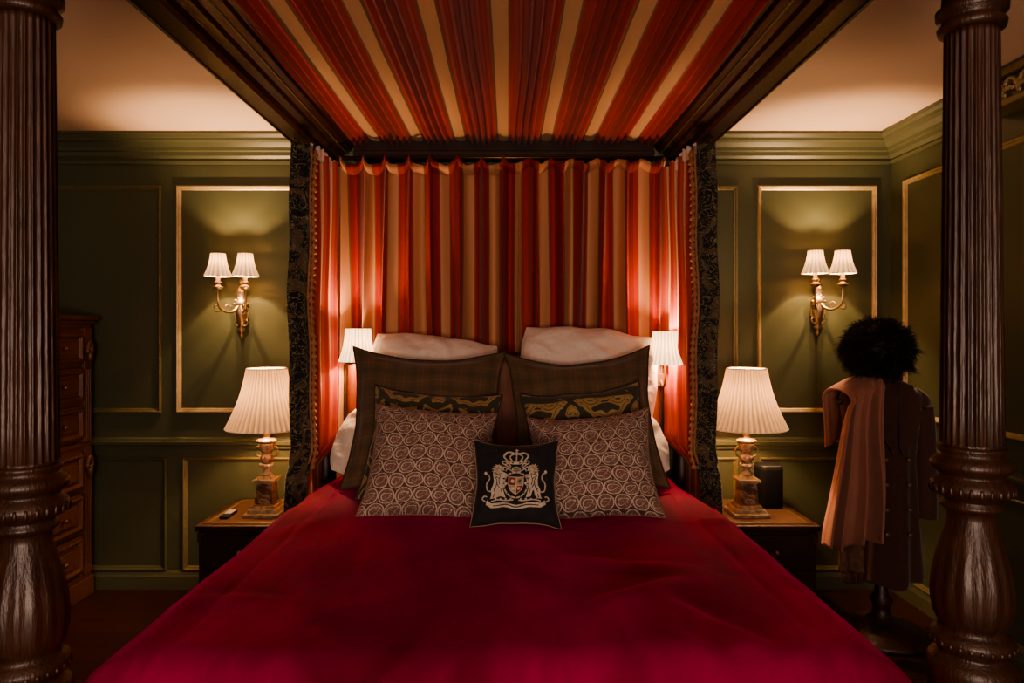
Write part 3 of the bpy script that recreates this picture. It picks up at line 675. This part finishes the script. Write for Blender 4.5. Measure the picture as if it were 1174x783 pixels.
for z,h in zip(zs,hs):
    for (a,b) in ((x0+.10,(x0+x1)/2-.006),((x0+x1)/2+.006,x1-.10)):
        d=G().box(a,b,y0+.000,y0+.022,z,z+h).frame((0,y0,0),(1,0,0),(0,-1,0),a+.012,b-.012,z+.012,z+h-.012,[(0,0),(0,.012),(.012,.016),(.022,.004),(.024,0)]).box(a+.055,b-.055,y0-.012,y0+.001,z+.055,z+h-.055,0).obj('drawer',M_chest,ch_,bevel=.002)
        g=G(); xm=(a+b)/2
        g.ball((xm,y0-.030,z+h/2),.013,n=8); g.tube([(xm,y0-.01,z+h/2),(xm,y0-.028,z+h/2)],.006,8)
        g.obj('knob',M_bronze,d)
ch_.location=(-2.44,3.22,0); ch_.rotation_euler=(0,0,pi/2)

# ------------------------------------------------------------------ clothes stand, coat, throw, hat
X,Y=1.735,3.17
st=empty('coat_stand',(X,Y,0),'turned dark wood coat stand with round base in the corner','coat stand')
G().lathe((X,Y,0),[(.20,0),(.205,.015),(.19,.03),(.17,.035),(.165,.05),(.08,.07),(.04,.10),(.035,.14),(.05,.17),(.03,.20),(.022,.3),(.02,1.1),(.03,1.12),(.02,1.15)],32).obj('stand_pole',M_post,st)
g=G(); g.tube(catmull([(X-.2,Y,1.08),(X-.1,Y,1.145),(X,Y,1.165),(X+.1,Y,1.145),(X+.16,Y,1.11)]),.012,8); g.lathe((X,Y,0),[(.02,1.15),(.03,1.18),(.055,1.20),(.06,1.22),(.03,1.235)],20); g.obj('shoulder_bar',M_post,st)
def coat(u,v):
    z=1.20+(.27-1.20)*v; a=2*pi*u
    sh=min(1,v/.09); hw=(.05+.135*sh**.8) if v<.09 else .185-.04*min(1,(v-.09)/.3)+.05*max(0,v-.4)
    dp=(.05+.06*math.sqrt(sh)) if v<.09 else .11+.03*max(0,v-.4)
    k=1+.09*v*math.sin(a*9+v*2)+.03*math.sin(a*4+1)
    return (X+hw*math.cos(a)*k, Y+dp*math.sin(a)*k, z+.012*math.sin(a*5)*(v>.97))
ct_=G().grid(coat,96,60).obj('coat',M_coat,label='dark maroon wool coat hanging on the coat stand',cat='coat',solid=.006,origin=(X,Y,.27))
for q in (-1,1):
    if q>0:
        g=G().tube(catmull([(X+q*.13,Y,1.13),(X+q*.175,Y-.01,1.05),(X+q*.185,Y-.02,.9),(X+q*.18,Y-.04,.72),(X+q*.17,Y-.06,.56)],8),[.04+.016*min(1,i/5)-.0003*i for i in range(33)],14)
        g.obj('sleeve',M_coat,ct_)
    g=G().add([(X+q*.02,Y-.11,1.18),(X+q*.085,Y-.10,1.17),(X+q*.11,Y-.135,1.03),(X+q*.02,Y-.145,.86),(X+q*.005,Y-.14,.90)],[(0,1,2,3,4)],0,False); g.obj('lapel',M_coat,ct_,solid=.008)
    for k in range(4): G().ball((X+q*.05,Y-.137-.003*k,.84-.11*k),.010,0,1,.5,1,6).obj('button',M_btn,ct_)
G().tube([(X+.075*math.cos(2*pi*k/24),Y+.06*math.sin(2*pi*k/24),1.20+.01*math.sin(2*pi*k/24)) for k in range(24)],.018,8,closed=True).obj('collar',M_coat,ct_)
def throw(u,v):
    if v<.22: q=v/.22; z=.92+.245*q; y=Y+.13; f=0
    elif v<.36: q=(v-.22)/.14; a=pi*q; z=1.165+.05*math.sin(a); y=Y+.13*math.cos(a)-.02*q; f=0
    else: q=(v-.36)/.64; z=1.165-(1.165-.50)*q; y=Y-.15-.03*q; f=q
    g_=f**.6
    xc=1.600-.085*g_; w=.145+.120*g_
    x=xc+(u-.5)*w; ph=u*2*pi*4.0+1.3*math.sin(u*6)+.3*math.sin(f*5)
    dp=(.012+.030*g_)*(1+.5*math.sin(u*9+1))
    s1=math.sin(ph); y+=-dp*math.copysign(abs(s1)**.8,s1)*(1 if v>.33 else -.2)
    x+=.012*g_*math.cos(ph)
    dr=(1-u)**1.3*.07
    z-=dr*(1-f)
    if v>=.36 : z+= (-.03*math.sin(u*pi)+.05*(u-.5)+.012*math.sin(u*14))*f
    return (x+.008*math.sin(z*9+u*2),y,z)
G().grid(throw,120,100).obj('throw_blanket',M_throw,label='dusty rose wool throw draped over the hanging coat',cat='throw',solid=.008)
def scarf(u,v):
    z=.80-(.80-.33)*v; x=1.535+.05*(u-.5)*2.2+.012*math.sin(z*6); return (x,Y-.105-.012*math.sin(u*9),z)
sc_=G().grid(scarf,20,40).obj('scarf',M_scarf,label='patterned brown fringed scarf hanging below the rose throw',cat='scarf',solid=.006)
g=G()
for k in range(18):
    x=1.485+.006*k; g.tube([(x,Y-.112,.332),(x+random.uniform(-.006,.006),Y-.115,.29)],.0016,4)
g.obj('fringe',M_scarf,sc_,kind='stuff')
g=G(); hc=Vector((1.695,3.13,1.335)); hx,hy,hz=.130,.13,.115
def hat(u,v):
    a=2*pi*u; b=pi*v; r=1+.10*noise.noise(Vector((3*math.cos(a)*math.sin(b),3*math.sin(a)*math.sin(b),3*math.cos(b))))
    return (hc.x+hx*r*math.sin(b)*math.cos(a),hc.y+hy*r*math.sin(b)*math.sin(a),hc.z+hz*r*math.cos(b))
g.grid(hat,48,24)
vs=[];fs=[]
for k in range(9000):
    zz=random.uniform(-1,1); a=random.uniform(0,2*pi); s=math.sqrt(1-zz*zz)
    n_=Vector((s*math.cos(a),s*math.sin(a),zz)); p=hc+Vector((n_.x*hx,n_.y*hy,n_.z*hz))*.97
    cl=noise.noise(n_*5); cl2=noise.noise(n_*5+Vector((9,0,0)))
    d=(n_+Vector((cl*1.6+random.uniform(-.3,.3),random.uniform(-.3,.3),cl2*1.6-.2))).normalized()
    L=random.uniform(.03,.06)*(1+.9*cl); sd=d.cross(Vector((random.random(),random.random(),random.random()))).normalized()*.0013
    m1=p+d*L*.6; tip=p+d*L*.9+Vector((random.uniform(-.008,.008),random.uniform(-.008,.008),-.014))
    b=len(vs); vs+=[p-sd,p+sd,m1+sd*.8,m1-sd*.8,tip]; fs+=[(b,b+1,b+2,b+3),(b+3,b+2,b+4)]
g.add(vs,fs,0,False); g.obj('fur_hat',M_fur,label='shaggy black bearskin hat on top of coat stand',cat='hat',nonorm=True)

# ------------------------------------------------------------------ gilded pelmet
pl=empty('curtain_pelmet',(2.05,2.4,2.30),'carved gilded pelmet with leaf scrolls high on the wall','pelmet')
G().box(1.985,2.10,1.9,2.90,2.315,2.345).box(1.97,2.10,1.9,2.91,2.43,2.46).box(2.0,2.10,1.9,2.89,2.345,2.43).obj('pelmet_board',M_giltd,pl,bevel=.005)
g=G()
for k in range(12):
    y=2.86-.08*k
    g.tube(catmull([(1.99,y-.04,2.355),(1.985,y-.03,2.40),(1.983,y,2.415),(1.983,y+.02,2.395),(1.984,y+.008,2.375),(1.985,y-.008,2.385)],5),.008,7)
    for a in range(5): g.ball((1.985,y-.035+.02*math.cos(a*.8+.6),2.365+.03*math.sin(a*.8+.3)),.011,0,.7,1,1,5)
g.obj('leaf_carving',M_gilt,pl)

# ------------------------------------------------------------------ lights / world / camera
w=bpy.data.worlds.new('w'); sc.world=w; w.use_nodes=True; w.node_tree.nodes['Background'].inputs[0].default_value=(.05,.045,.05,1); w.node_tree.nodes['Background'].inputs[1].default_value=.3
def area(name,loc,rot,size,e,col):
    l=bpy.data.lights.new(name,'AREA'); l.energy=e; l.size=size[0]; l.shape='RECTANGLE'; l.size_y=size[1]; l.color=col
    o=bpy.data.objects.new(name,l); C.objects.link(o); o.location=loc; o.rotation_euler=rot; return o
area('window_light',(0,-2.3,1.5),(pi/2,0,0),(1.9,1.3),48,(1,.76,.66))
area('overhead_fill_light',(0,-.9,2.42),(.45,0,0),(1.2,.8),10,(1,.70,.50))  # added warm fill from overhead behind the camera, no fixture
area('canopy_fill_light',(0,-1.3,.9),(pi/2+.42,0,0),(.8,.5),36,(1,.70,.48))  # added unseen uplight to brighten the canopy, no lamp stands here
cam=bpy.data.cameras.new('camera'); co=bpy.data.objects.new('camera',cam); C.objects.link(co)
co.location=(0,0,1.42); co.rotation_euler=(pi/2,0,0); cam.lens=24; cam.sensor_width=36; cam.sensor_fit='HORIZONTAL'
cam.shift_x=.0043; cam.shift_y=-.0115; cam.clip_start=.05
sc.camera=co
try:
    sc.view_settings.view_transform='AgX'; sc.view_settings.look='AgX - Medium High Contrast'
except Exception as ex: print(ex)
